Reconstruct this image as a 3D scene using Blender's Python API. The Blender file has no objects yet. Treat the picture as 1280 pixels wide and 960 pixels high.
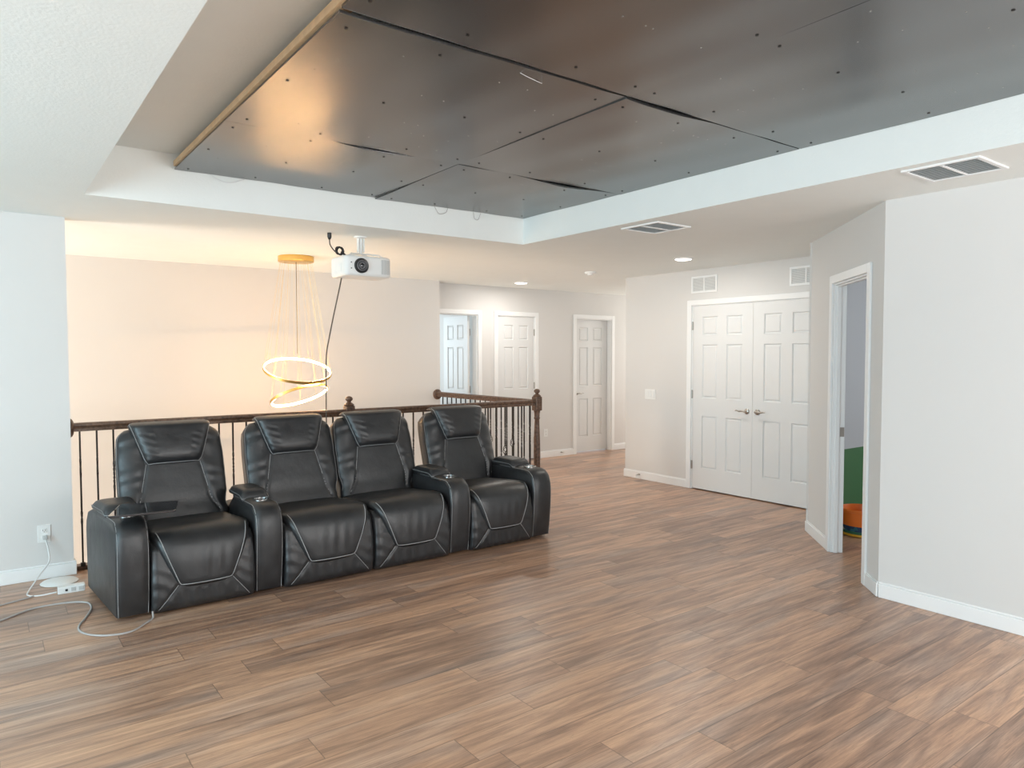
import bpy, bmesh, math, random
from mathutils import Vector, Matrix
random.seed(7)
PI = math.pi
S = bpy.context.scene
C = S.collection

# ------------------------------------------------------------ camera
cam_data = bpy.data.cameras.new('camera')
cam_data.sensor_fit = 'HORIZONTAL'
cam_data.sensor_width = 36.0
cam_data.lens = 36.0 * 887.9 / 1280.0
cam_data.clip_start = 0.05
cam = bpy.data.objects.new('camera', cam_data)
C.objects.link(cam)
yaw, pit, rol = math.radians(36.721), math.radians(-2.396), math.radians(-0.10)
fw = Vector((math.sin(yaw)*math.cos(pit), math.cos(yaw)*math.cos(pit), math.sin(pit)))
rt = Vector((math.cos(yaw), -math.sin(yaw), 0))
up = rt.cross(fw)
r2 = rt*math.cos(rol) + up*math.sin(rol)
u2 = -rt*math.sin(rol) + up*math.cos(rol)
m = Matrix((r2, u2, -fw)).transposed().to_4x4()
m.translation = Vector((0, 0, 1.51))
cam.matrix_world = m
S.camera = cam

# ------------------------------------------------------------ light and exposure
S.view_settings.view_transform = 'Standard'
S.view_settings.look = 'None'
S.view_settings.exposure = 0.42
S.view_settings.gamma = 1.0
S.view_settings.use_curve_mapping = False
w = bpy.data.worlds.new('sky')
S.world = w
w.use_nodes = True
w.node_tree.nodes['Background'].inputs[0].default_value = (0.75, 0.87, 1.0, 1)
w.node_tree.nodes['Background'].inputs[1].default_value = 1.0

def area(name, loc, size, energy, color, direction, spread=PI):
    l = bpy.data.lights.new(name, 'AREA')
    l.shape = 'RECTANGLE'
    l.size, l.size_y = size
    l.energy = energy
    l.color = color
    l.spread = spread
    o = bpy.data.objects.new(name, l)
    C.objects.link(o)
    o.location = loc
    o.rotation_euler = Vector(direction).to_track_quat('-Z', 'Y').to_euler()
    return o
# daylight through the windows of the media room (left wall and the wall behind the camera)
area('daylight_left_window', (-3.36, 2.9, 1.18), (2.2, 2.1), 112, (0.58, 0.88, 1.0), (1, 0.0, 0.4))
area('daylight_left_window', (-3.36, -0.2, 1.18), (2.2, 2.1), 72, (0.90, 0.95, 1.0), (1, 0.1, 0.4))
area('daylight_rear_window', (0.6, -2.92, 1.5), (2.4, 1.6), 42, (1.0, 0.97, 0.94), (0, 1, 0.4))
area('daylight_rear_window', (3.1, -2.92, 1.5), (1.9, 1.6), 92, (1.0, 0.97, 0.94), (0.15, 1, 0.6))
# daylight from the stairwell's tall window and the storey below
area('daylight_stair_window', (-2.75, 6.75, 0.6), (1.4, 3.0), 120, (1.0, 0.88, 0.74), (1, -0.25, 0.2))
area('daylight_from_lower_storey', (2.4, 6.8, -2.6), (3.6, 1.5), 30, (1.0, 0.86, 0.70), (0, 0, 1))
# daylight in the bedroom behind the open hall door; added fill lamps in far hallway and green room
area('daylight_bedroom', (4.2, 10.8, 1.6), (1.6, 1.4), 38, (0.80, 0.93, 1.0), (0.2, -1, -0.1))
area('fill_hall_end', (9.9, 7.1, 1.5), (1.2, 1.6), 30, (1.0, 0.96, 0.9), (-1, 0, 0))
area('fill_green_room', (8.1, 0.8, 1.6), (1.4, 1.2), 46, (0.9, 0.95, 1.0), (-1, 0.3, 0))

# ------------------------------------------------------------ materials
def new_mat(name):
    mt = bpy.data.materials.new(name)
    mt.use_nodes = True
    nt = mt.node_tree
    return mt, nt, nt.nodes['Principled BSDF']

def simple(name, col, rough=0.5, metal=0.0, var=0.04, scale=12.0, bump=0.0, bscale=200.0, spec=0.5, coat=0.0):
    mt, nt, b = new_mat(name)
    tc = nt.nodes.new('ShaderNodeTexCoord')
    n = nt.nodes.new('ShaderNodeTexNoise')
    n.inputs['Scale'].default_value = scale
    n.inputs['Detail'].default_value = 4
    nt.links.new(tc.outputs['Object'], n.inputs['Vector'])
    mp = nt.nodes.new('ShaderNodeMapRange')
    mp.inputs['To Min'].default_value = 1-var
    mp.inputs['To Max'].default_value = 1+var
    nt.links.new(n.outputs['Fac'], mp.inputs['Value'])
    mx = nt.nodes.new('ShaderNodeVectorMath'); mx.operation = 'SCALE'
    mx.inputs[0].default_value = col
    nt.links.new(mp.outputs['Result'], mx.inputs['Scale'])
    nt.links.new(mx.outputs['Vector'], b.inputs['Base Color'])
    b.inputs['Roughness'].default_value = rough
    b.inputs['Metallic'].default_value = metal
    b.inputs['Specular IOR Level'].default_value = spec
    b.inputs['Coat Weight'].default_value = coat
    if bump > 0:
        n2 = nt.nodes.new('ShaderNodeTexNoise')
        n2.inputs['Scale'].default_value = bscale
        n2.inputs['Detail'].default_value = 3
        nt.links.new(tc.outputs['Object'], n2.inputs['Vector'])
        bp = nt.nodes.new('ShaderNodeBump')
        bp.inputs['Strength'].default_value = bump
        bp.inputs['Distance'].default_value = 0.004
        nt.links.new(n2.outputs['Fac'], bp.inputs['Height'])
        nt.links.new(bp.outputs['Normal'], b.inputs['Normal'])
    return mt

def emit(name, col, strength):
    mt, nt, b = new_mat(name)
    b.inputs['Base Color'].default_value = (0.9, 0.9, 0.88, 1)
    b.inputs['Emission Color'].default_value = (*col, 1)
    b.inputs['Emission Strength'].default_value = strength
    return mt

M = {}
M['wall'] = simple('wall_paint', (0.70, 0.69, 0.675), 0.7, var=0.01, scale=3, bump=0.12, bscale=160)
M['ceiling'] = simple('ceiling_texture', (0.865, 0.895, 0.875), 0.8, var=0.02, scale=6, bump=0.28, bscale=75)
M['trim'] = simple('white_trim_paint', (0.86, 0.87, 0.87), 0.35, var=0.01)
M['door'] = simple('white_door_paint', (0.75, 0.76, 0.76), 0.38, var=0.01)
M['plastic'] = simple('white_plastic', (0.82, 0.83, 0.82), 0.35, var=0.01)
M['greyplastic'] = simple('light_grey_plastic', (0.55, 0.56, 0.55), 0.4, var=0.02)
M['grille'] = simple('grille_shadow_grey', (0.45, 0.46, 0.46), 0.6)
M['slat'] = simple('grille_slat_grey', (0.82, 0.83, 0.82), 0.5)
M['black'] = simple('black_plastic', (0.012, 0.012, 0.013), 0.35)
M['iron'] = simple('black_iron', (0.018, 0.015, 0.013), 0.42, metal=0.3, var=0.15)
M['chrome'] = simple('chrome', (0.75, 0.75, 0.74), 0.12, metal=1.0, var=0.01)
M['nickel'] = simple('satin_nickel', (0.45, 0.43, 0.40), 0.3, metal=1.0, var=0.02)
M['gold'] = simple('brushed_gold', (0.75, 0.50, 0.16), 0.3, metal=0.9, var=0.08, scale=30)
M['cable'] = simple('grey_cable', (0.42, 0.40, 0.39), 0.5)
M['white_cable'] = simple('white_cable', (0.75, 0.76, 0.76), 0.45)
M['dark_cable'] = simple('dark_cable', (0.09, 0.075, 0.06), 0.5)
M['thread'] = simple('light_grey_stitching', (0.33, 0.33, 0.33), 0.7, var=0.15, scale=400)
M['back_reflection'] = simple('taupe_warm_reflection', (0.30, 0.25, 0.21), 0.8, var=0.1, scale=60)  # black leather reflecting the warm wall, put into the colour
M['pinkwood'] = simple('raw_pine', (0.72, 0.50, 0.30), 0.65, var=0.18, scale=25)
M['orange'] = simple('orange_plastic', (0.85, 0.20, 0.02), 0.35, var=0.03)
M['lens'] = simple('dark_lens_glass', (0.01, 0.01, 0.014), 0.05, coat=1.0)
M['lensring'] = simple('lens_ring_grey', (0.12, 0.12, 0.13), 0.3)
M['led'] = emit('warm_led_band', (1.0, 0.58, 0.27), 62.0)
M['downlight'] = emit('downlight_lens', (1.0, 0.97, 0.93), 9.0)

def leather_mat():
    mt, nt, b = new_mat('black_leather')
    tc = nt.nodes.new('ShaderNodeTexCoord')
    v = nt.nodes.new('ShaderNodeTexVoronoi'); v.inputs['Scale'].default_value = 260
    n = nt.nodes.new('ShaderNodeTexNoise'); n.inputs['Scale'].default_value = 9; n.inputs['Detail'].default_value = 5
    nt.links.new(tc.outputs['Object'], v.inputs['Vector']); nt.links.new(tc.outputs['Object'], n.inputs['Vector'])
    cr = nt.nodes.new('ShaderNodeValToRGB')
    cr.color_ramp.elements[0].position = 0.3; cr.color_ramp.elements[0].color = (0.016, 0.0165, 0.018, 1)
    cr.color_ramp.elements[1].position = 0.75; cr.color_ramp.elements[1].color = (0.028, 0.029, 0.031, 1)
    nt.links.new(n.outputs['Fac'], cr.inputs['Fac']); nt.links.new(cr.outputs['Color'], b.inputs['Base Color'])
    mr = nt.nodes.new('ShaderNodeMapRange'); mr.inputs['To Min'].default_value = 0.33; mr.inputs['To Max'].default_value = 0.46
    nt.links.new(n.outputs['Fac'], mr.inputs['Value']); nt.links.new(mr.outputs['Result'], b.inputs['Roughness'])
    bp = nt.nodes.new('ShaderNodeBump'); bp.inputs['Strength'].default_value = 0.12; bp.inputs['Distance'].default_value = 0.002
    nt.links.new(v.outputs['Distance'], bp.inputs['Height'])
    bp2 = nt.nodes.new('ShaderNodeBump'); bp2.inputs['Strength'].default_value = 0.35; bp2.inputs['Distance'].default_value = 0.012
    nt.links.new(n.outputs['Fac'], bp2.inputs['Height']); nt.links.new(bp.outputs['Normal'], bp2.inputs['Normal'])
    nt.links.new(bp2.outputs['Normal'], b.inputs['Normal'])
    b.inputs['Specular IOR Level'].default_value = 0.6
    return mt
M['leather'] = leather_mat()

def wood_rail():
    mt, nt, b = new_mat('stained_oak')
    tc = nt.nodes.new('ShaderNodeTexCoord')
    mp = nt.nodes.new('ShaderNodeMapping'); mp.inputs['Scale'].default_value = (3, 3, 3)
    n = nt.nodes.new('ShaderNodeTexNoise'); n.inputs['Scale'].default_value = 14; n.inputs['Detail'].default_value = 6
    nt.links.new(tc.outputs['Object'], mp.inputs['Vector']); nt.links.new(mp.outputs['Vector'], n.inputs['Vector'])
    cr = nt.nodes.new('ShaderNodeValToRGB')
    cr.color_ramp.elements[0].position = 0.3; cr.color_ramp.elements[0].color = (0.052, 0.028, 0.018, 1)
    cr.color_ramp.elements[1].position = 0.7; cr.color_ramp.elements[1].color = (0.17, 0.098, 0.064, 1)
    nt.links.new(n.outputs['Fac'], cr.inputs['Fac']); nt.links.new(cr.outputs['Color'], b.inputs['Base Color'])
    b.inputs['Roughness'].default_value = 0.32
    return mt
M['oak'] = wood_rail()

def floor_mat():
    mt, nt, b = new_mat('walnut_plank_floor')
    N, Lk = nt.nodes, nt.links
    def math_(op, a, bb=None, cc=None):
        n = N.new('ShaderNodeMath'); n.operation = op
        for i, q in enumerate((a, bb, cc)):
            if q is None: continue
            if isinstance(q, (int, float)): n.inputs[i].default_value = q
            else: Lk.new(q, n.inputs[i])
        return n.outputs[0]
    geo = N.new('ShaderNodeNewGeometry'); sp = N.new('ShaderNodeSeparateXYZ'); Lk.new(geo.outputs['Position'], sp.inputs[0])
    W, LN = 0.178, 1.22
    yy = math_('DIVIDE', math_('ADD', sp.outputs['Y'], 10.0 - 0.039), W)
    row = math_('FLOOR', yy); fy = math_('FRACT', yy)
    wn = N.new('ShaderNodeTexWhiteNoise'); wn.noise_dimensions = '1D'; Lk.new(row, wn.inputs['W'])
    xx = math_('DIVIDE', math_('ADD', math_('ADD', sp.outputs['X'], 20.0), math_('MULTIPLY', wn.outputs['Value'], LN)), LN)
    pl = math_('FLOOR', xx); fx = math_('FRACT', xx)
    cb = N.new('ShaderNodeCombineXYZ'); Lk.new(row, cb.inputs[0]); Lk.new(pl, cb.inputs[1])
    wn2 = N.new('ShaderNodeTexWhiteNoise'); wn2.noise_dimensions = '3D'; Lk.new(cb.outputs[0], wn2.inputs['Vector'])
    # grain coordinates: stretched along the plank, shifted for each plank
    sc = N.new('ShaderNodeVectorMath'); sc.operation = 'MULTIPLY'; sc.inputs[1].default_value = (1.15, 14.0, 1.0)
    Lk.new(geo.outputs['Position'], sc.inputs[0])
    of = N.new('ShaderNodeVectorMath'); of.operation = 'MULTIPLY'; of.inputs[1].default_value = (37.0, 53.0, 71.0)
    Lk.new(wn2.outputs['Color'], of.inputs[0])
    ad = N.new('ShaderNodeVectorMath'); ad.operation = 'ADD'; Lk.new(sc.outputs[0], ad.inputs[0]); Lk.new(of.outputs[0], ad.inputs[1])
    n1 = N.new('ShaderNodeTexNoise'); n1.inputs['Scale'].default_value = 1.6; n1.inputs['Detail'].default_value = 8; n1.inputs['Roughness'].default_value = 0.62; n1.inputs['Distortion'].default_value = 0.7
    Lk.new(ad.outputs[0], n1.inputs['Vector'])
    sc2 = N.new('ShaderNodeVectorMath'); sc2.operation = 'MULTIPLY'; sc2.inputs[1].default_value = (2.4, 9.0, 1.0); Lk.new(ad.outputs[0], sc2.inputs[0])
    n2 = N.new('ShaderNodeTexNoise'); n2.inputs['Scale'].default_value = 2.0; n2.inputs['Detail'].default_value = 5; n2.inputs['Roughness'].default_value = 0.7
    Lk.new(sc2.outputs[0], n2.inputs['Vector'])
    cr = N.new('ShaderNodeValToRGB')
    e = cr.color_ramp.elements
    e[0].position = 0.28; e[0].color = (0.125, 0.064, 0.042, 1)
    e[1].position = 0.74; e[1].color = (0.80, 0.51, 0.325, 1)
    k = e.new(0.44); k.color = (0.32, 0.185, 0.122, 1)
    k = e.new(0.56); k.color = (0.53, 0.31, 0.195, 1)
    mixf = math_('ADD', math_('MULTIPLY', n1.outputs['Fac'], 0.62), math_('MULTIPLY', n2.outputs['Fac'], 0.38))
    mixf = math_('ADD', mixf, math_('MULTIPLY', math_('SUBTRACT', wn2.outputs['Value'], 0.5), 0.11))
    Lk.new(mixf, cr.inputs['Fac'])
    # greyer patches in some planks
    sc3 = N.new('ShaderNodeVectorMath'); sc3.operation = 'MULTIPLY'; sc3.inputs[1].default_value = (0.9, 0.35, 1.0); Lk.new(ad.outputs[0], sc3.inputs[0])
    n3 = N.new('ShaderNodeTexNoise'); n3.inputs['Scale'].default_value = 1.1; n3.inputs['Detail'].default_value = 3; Lk.new(sc3.outputs[0], n3.inputs['Vector'])
    mr = N.new('ShaderNodeMapRange'); mr.inputs['From Min'].default_value = 0.48; mr.inputs['From Max'].default_value = 0.72; mr.inputs['To Max'].default_value = 0.50; mr.clamp = True
    Lk.new(n3.outputs['Fac'], mr.inputs['Value'])
    hs = N.new('ShaderNodeHueSaturation'); hs.inputs['Saturation'].default_value = 0.45; hs.inputs['Value'].default_value = 0.80; Lk.new(cr.outputs['Color'], hs.inputs['Color'])
    mx = N.new('ShaderNodeMix'); mx.data_type = 'RGBA'; Lk.new(mr.outputs[0], mx.inputs['Factor']); Lk.new(cr.outputs['Color'], mx.inputs['A']); Lk.new(hs.outputs['Color'], mx.inputs['B'])
    # seams
    dy = math_('MULTIPLY', math_('MINIMUM', fy, math_('SUBTRACT', 1.0, fy)), W)
    dx = math_('MULTIPLY', math_('MINIMUM', fx, math_('SUBTRACT', 1.0, fx)), LN)
    d = math_('MINIMUM', dy, dx)
    seam = N.new('ShaderNodeMapRange'); seam.clamp = True; seam.inputs['From Min'].default_value = 0.0006; seam.inputs['From Max'].default_value = 0.0026
    seam.inputs['To Min'].default_value = 0.45; seam.inputs['To Max'].default_value = 1.0
    Lk.new(d, seam.inputs['Value'])
    # fine dark pores and flecks in the grain
    sc4 = N.new('ShaderNodeVectorMath'); sc4.operation = 'MULTIPLY'; sc4.inputs[1].default_value = (3.2, 4.2, 1.0); Lk.new(ad.outputs[0], sc4.inputs[0])
    n4 = N.new('ShaderNodeTexNoise'); n4.inputs['Scale'].default_value = 1.5; n4.inputs['Detail'].default_value = 7; n4.inputs['Roughness'].default_value = 0.75; n4.inputs['Distortion'].default_value = 1.6; Lk.new(sc4.outputs[0], n4.inputs['Vector'])
    fk = N.new('ShaderNodeMapRange'); fk.clamp = True; fk.inputs['From Min'].default_value = 0.56; fk.inputs['From Max'].default_value = 0.70; fk.inputs['To Min'].default_value = 1.0; fk.inputs['To Max'].default_value = 0.58; Lk.new(n4.outputs['Fac'], fk.inputs['Value'])
    vs = N.new('ShaderNodeVectorMath'); vs.operation = 'SCALE'; Lk.new(mx.outputs['Result'], vs.inputs[0]); Lk.new(math_('MULTIPLY', seam.outputs[0], fk.outputs[0]), vs.inputs['Scale'])
    Lk.new(vs.outputs[0], b.inputs['Base Color'])
    ro = N.new('ShaderNodeMapRange'); b.inputs['Coat Weight'].default_value = 0.25; b.inputs['Coat Roughness'].default_value = 0.32; ro.inputs['To Min'].default_value = 0.28; ro.inputs['To Max'].default_value = 0.42; Lk.new(n2.outputs['Fac'], ro.inputs['Value'])
    Lk.new(ro.outputs[0], b.inputs['Roughness'])
    hgt = math_('ADD', math_('MULTIPLY', n2.outputs['Fac'], 0.4), seam.outputs[0])
    bp = N.new('ShaderNodeBump'); bp.inputs['Strength'].default_value = 0.25; bp.inputs['Distance'].default_value = 0.002; Lk.new(hgt, bp.inputs['Height'])
    Lk.new(bp.outputs[0], b.inputs['Normal'])
    return mt
M['floor'] = floor_mat()

def sheet_mat():
    mt, nt, b = new_mat('dark_sheet_metal')
    N, Lk = nt.nodes, nt.links
    tc = N.new('ShaderNodeTexCoord')
    mp = N.new('ShaderNodeMapping'); mp.inputs['Scale'].default_value = (1.0, 3.2, 1.0); Lk.new(tc.outputs['Object'], mp.inputs['Vector'])
    n = N.new('ShaderNodeTexNoise'); n.inputs['Scale'].default_value = 3.0; n.inputs['Detail'].default_value = 6; n.inputs['Roughness'].default_value = 0.6; Lk.new(mp.outputs[0], n.inputs['Vector'])
    cr = N.new('ShaderNodeValToRGB')
    cr.color_ramp.elements[0].position = 0.3; cr.color_ramp.elements[0].color = (0.018, 0.0175, 0.017, 1)
    cr.color_ramp.elements[1].position = 0.75; cr.color_ramp.elements[1].color = (0.022, 0.0215, 0.021, 1)
    Lk.new(n.outputs['Fac'], cr.inputs['Fac']); Lk.new(cr.outputs[0], b.inputs['Base Color'])
    b.inputs['Metallic'].default_value = 0.0; b.inputs['IOR'].default_value = 2.8
    mr = N.new('ShaderNodeMapRange'); mr.inputs['To Min'].default_value = 0.255; mr.inputs['To Max'].default_value = 0.28; Lk.new(n.outputs['Fac'], mr.inputs['Value'])
    Lk.new(mr.outputs[0], b.inputs['Roughness'])
    return mt
M['sheet'] = sheet_mat()

def wainscot_mat():
    mt, nt, b = new_mat('grey_over_green_paint')
    N, Lk = nt.nodes, nt.links
    g = N.new('ShaderNodeNewGeometry'); s = N.new('ShaderNodeSeparateXYZ'); Lk.new(g.outputs['Position'], s.inputs[0])
    c = N.new('ShaderNodeMath'); c.operation = 'GREATER_THAN'; c.inputs[1].default_value = 0.69; Lk.new(s.outputs['Z'], c.inputs[0])
    mx = N.new('ShaderNodeMix'); mx.data_type = 'RGBA'
    mx.inputs['A'].default_value = (0.045, 0.16, 0.055, 1); mx.inputs['B'].default_value = (0.50, 0.52, 0.55, 1)
    Lk.new(c.outputs[0], mx.inputs['Factor']); Lk.new(mx.outputs['Result'], b.inputs['Base Color'])
    b.inputs['Roughness'].default_value = 0.6
    return mt
M['wainscot'] = wainscot_mat()

def bucket_band_mat():
    mt, nt, b = new_mat('printed_band')
    N, Lk = nt.nodes, nt.links
    tc = N.new('ShaderNodeTexCoord')
    v = N.new('ShaderNodeTexVoronoi'); v.inputs['Scale'].default_value = 28; Lk.new(tc.outputs['Object'], v.inputs['Vector'])
    cr = N.new('ShaderNodeValToRGB'); cr.color_ramp.interpolation = 'CONSTANT'
    cr.color_ramp.elements[0].color = (0.01, 0.05, 0.13, 1)
    cr.color_ramp.elements[1].position = 0.8; cr.color_ramp.elements[1].color = (0.5, 0.5, 0.5, 1)
    k = cr.color_ramp.elements.new(0.55); k.color = (0.02, 0.14, 0.20, 1)
    sx = N.new('ShaderNodeSeparateXYZ'); Lk.new(v.outputs['Color'], sx.inputs[0]); Lk.new(sx.outputs[0], cr.inputs['Fac'])
    Lk.new(cr.outputs[0], b.inputs['Base Color']); b.inputs['Roughness'].default_value = 0.4
    return mt
M['band'] = bucket_band_mat()
M['green'] = simple('green_plastic', (0.03, 0.16, 0.09), 0.4)
M['yellow'] = simple('yellow_plastic', (0.75, 0.42, 0.03), 0.4)

# ------------------------------------------------------------ mesh helpers
class MB:
    def __init__(s): s.bm = bmesh.new()
    def box(s, x0, x1, y0, y1, z0, z1):
        bm = s.bm
        v = [bm.verts.new((x, y, z)) for z in (z0, z1) for y in (y0, y1) for x in (x0, x1)]
        for f in ((0,2,3,1),(4,5,7,6),(0,1,5,4),(2,6,7,3),(0,4,6,2),(1,3,7,5)):
            bm.faces.new([v[i] for i in f])
        return s
    def prism(s, poly, z0, z1):
        bm = s.bm
        a = [bm.verts.new((x, y, z0)) for x, y in poly]; b = [bm.verts.new((x, y, z1)) for x, y in poly]
        bm.faces.new(a[::-1]); bm.faces.new(b)
        n = len(poly)
        for i in range(n): bm.faces.new((a[i], a[(i+1) % n], b[(i+1) % n], b[i]))
        return s
    def tube(s, pts, r, seg=8, closed=False, cap=True):
        bm = s.bm
        P = [Vector(p) for p in pts]; n = len(P)
        rr = r if isinstance(r, (list, tuple)) else [r]*n
        rings = []; ref = None
        for i, p in enumerate(P):
            if closed: t = P[(i+1) % n] - P[i-1]
            else: t = P[min(i+1, n-1)] - P[max(i-1, 0)]
            if t.length < 1e-9: t = Vector((0, 0, 1))
            t.normalize()
            if ref is None:
                ref = Vector((0, 0, 1)) if abs(t.z) < 0.9 else Vector((1, 0, 0))
            a = (ref - t*ref.dot(t))
            if a.length < 1e-6: a = t.orthogonal()
            a.normalize(); ref = a; b = t.cross(a)
            rings.append([bm.verts.new(p + (a*math.cos(2*PI*k/seg) + b*math.sin(2*PI*k/seg))*rr[i]) for k in range(seg)])
        for i in range(n if closed else n-1):
            A, B = rings[i], rings[(i+1) % n]
            for k in range(seg): bm.faces.new((A[k], A[(k+1) % seg], B[(k+1) % seg], B[k]))
        if cap and not closed:
            bm.faces.new(rings[0][::-1]); bm.faces.new(rings[-1])
        return s
    def lathe(s, prof, c=(0, 0, 0), seg=24, axis='z'):
        bm = s.bm; c = Vector(c); rings = []
        for r, h in prof:
            ring = []
            for k in range(seg):
                a = 2*PI*k/seg
                x, y = r*math.cos(a), r*math.sin(a)
                v = {'z': (x, y, h), 'y': (x, h, y), 'x': (h, x, y)}[axis]
                ring.append(bm.verts.new(c + Vector(v)))
            rings.append(ring)
        for A, B in zip(rings, rings[1:]):
            for k in range(seg): bm.faces.new((A[k], A[(k+1) % seg], B[(k+1) % seg], B[k]))
        bm.faces.new(rings[0][::-1]); bm.faces.new(rings[-1])
        return s
    def build(s, name, mat, parent=None, smooth=False, bevel=0, seg=2, loc=None, angle=40, subsurf=0):
        bm = s.bm
        bmesh.ops.recalc_face_normals(bm, faces=bm.faces)
        me = bpy.data.meshes.new(name); bm.to_mesh(me); bm.free()
        me.materials.append(M[mat] if isinstance(mat, str) else mat)
        o = bpy.data.objects.new(name, me); C.objects.link(o)
        if parent is not None: o.parent = parent
        if loc is not None: o.location = loc
        if bevel:
            md = o.modifiers.new('bevel', 'BEVEL'); md.width = bevel; md.segments = seg; md.limit_method = 'ANGLE'; md.angle_limit = math.radians(angle)
            md.harden_normals = False
        if subsurf:
            md = o.modifiers.new('sub', 'SUBSURF'); md.levels = subsurf; md.render_levels = subsurf
        if smooth:
            for p in me.polygons: p.use_smooth = True
            if smooth != 'all':
                try: me.set_sharp_from_angle(angle=math.radians(50))
                except Exception: pass
        return o

def tag(o, label=None, cat=None, group=None, kind=None):
    if label: o['label'] = label
    if cat: o['category'] = cat
    if group: o['group'] = group
    if kind: o['kind'] = kind
    return o
def empty(name, loc, label, cat, group=None, rz=0):
    o = bpy.data.objects.new(name, None); C.objects.link(o)
    o.location = loc; o.rotation_euler = (0, 0, rz); o.empty_display_size = 0.1
    return tag(o, label, cat, group)
def struct(name, mb, mat, parent=None, **k):
    o = mb.build(name, mat, parent, **k)
    if parent is None: o['kind'] = 'structure'
    return o
def copy_tree(o, parent=None):
    c = o.copy(); C.objects.link(c)
    c.parent = parent
    for ch in [x for x in bpy.data.objects if x.parent == o]: copy_tree(ch, c)
    return c
def sstep(a, b, x):
    t = min(1, max(0, (x-a)/(b-a))); return t*t*(3-2*t)
def catmull(pts, n=8):
    P = [Vector(p) for p in pts]; P = [P[0]*2-P[1]] + P + [P[-1]*2-P[-2]]
    out = []
    for i in range(1, len(P)-2):
        for k in range(n):
            t = k/n
            out.append(0.5*((2*P[i]) + (-P[i-1]+P[i+1])*t + (2*P[i-1]-5*P[i]+4*P[i+1]-P[i+2])*t*t + (-P[i-1]+3*P[i]-3*P[i+1]+P[i+2])*t**3))
    out.append(P[-2]); return out

# ------------------------------------------------------------ the shell
CE = 2.44          # ceiling
TOP = 2.75         # tray ceiling
TX0, TX1, TY0, TY1 = 0.50, 3.71, -1.3, 4.81
LX, BY = -3.2, -2.75   # inner faces of left wall and rear wall
RX = 4.431
AX, AY = 5.604, 3.309   # far end of the angled wall (outer face)
CX = 6.359
HY = 7.994
SY = 7.776         # stairwell back wall
SX = 4.66          # stairwell right edge (void)
FY = 5.82          # stairwell front edge (floor ends)

f = MB()
f.box(LX-.15, SX+0.04, BY-.1, FY, -0.32, 0)
f.box(SX+0.04, 10.0, BY-.1, HY+.12, -0.32, 0)
f.box(3.0, 8.5, HY+.12, 12.0, -0.32, 0)
struct('floor', f, 'floor')
f = MB().box(-2.9, 4.7, 5.6, 8.0, -2.95, -2.75)
struct('floor_lower_storey', f, 'floor')

c = MB()
c.box(-3.5, TX0, BY-.15, 12.1, CE, TOP+.06)
c.box(TX1, 10.1, BY-.15, 12.1, CE, TOP+.06)
c.box(TX0, TX1, TY1, 12.1, CE, TOP+.06)
c.box(TX0, TX1, BY-.15, TY0, CE, TOP+.06)
c.box(TX0-.02, TX1+.02, TY0-.02, TY1+.02, TOP, TOP+.1)
struct('ceiling', c, 'ceiling')

def wall_y(y0, y1, x0, x1, holes=(), z0=0.0, z1=CE):
    mb = MB(); xs = x0
    for hx0, hx1, hz0, hz1 in sorted(holes):
        if hx0 > xs: mb.box(xs, hx0, y0, y1, z0, z1)
        if hz0 > z0: mb.box(hx0, hx1, y0, y1, z0, hz0)
        if hz1 < z1: mb.box(hx0, hx1, y0, y1, hz1, z1)
        xs = hx1
    if xs < x1: mb.box(xs, x1, y0, y1, z0, z1)
    return mb
def wall_x(x0, x1, y0, y1, holes=(), z0=0.0, z1=CE):
    mb = MB(); ys = y0
    for hy0, hy1, hz0, hz1 in sorted(holes):
        if hy0 > ys: mb.box(x0, x1, ys, hy0, z0, z1)
        if hz0 > z0: mb.box(x0, x1, hy0, hy1, z0, hz0)
        if hz1 < z1: mb.box(x0, x1, hy0, hy1, hz1, z1)
        ys = hy1
    if ys < y1: mb.box(x0, x1, ys, y1, z0, z1)
    return mb

WL = [(1.8, 4.0, 0.1, 2.3), (-1.3, 0.9, 0.1, 2.3)]
struct('wall_left', wall_x(LX-.12, LX, BY-.12, 5.69, WL), 'wall')
WB = [(-0.6, 1.8, 0.7, 2.3), (2.15, 4.05, 0.7, 2.3)]
struct('wall_rear', wall_y(BY-.12, BY, LX, RX+.12, WB), 'wall')
struct('wall_beside_stairs', MB().box(LX-.12, 0.474, 5.69, 5.81, 0, CE), 'wall')
struct('wall_right', MB().prism([(RX, BY), (RX+.12, BY), (RX+.12, 2.086), (RX, 2.136)], 0, CE), 'wall')
# windows of the media room
wi = 0
for (a, b_, z0, z1) in WL:
    wi += 1
    t = MB()
    for q in ((a-.06, a), (b_, b_+.06)): t.box(LX-.02, LX+.02, q[0], q[1], z0-.06, z1+.06)
    t.box(LX-.02, LX+.02, a, b_, z1, z1+.06); t.box(LX-.02, LX+.05, a-.05, b_+.05, z0-.05, z0)
    t.box(LX-.09, LX-.05, a, b_, (z0+z1)/2-.02, (z0+z1)/2+.02)
    struct('window_%d' % wi, t, 'trim')
for (a, b_, z0, z1) in WB:
    wi += 1
    t = MB()
    for q in ((a-.06, a), (b_, b_+.06)): t.box(q[0], q[1], BY-.02, BY+.02, z0-.06, z1+.06)
    t.box(a, b_, BY-.02, BY+.02, z1, z1+.06); t.box(a-.05, b_+.05, BY-.02, BY+.05, z0-.05, z0)
    t.box(a, b_, BY-.09, BY-.05, (z0+z1)/2-.02, (z0+z1)/2+.02)
    struct('window_%d' % wi, t, 'trim')

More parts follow.
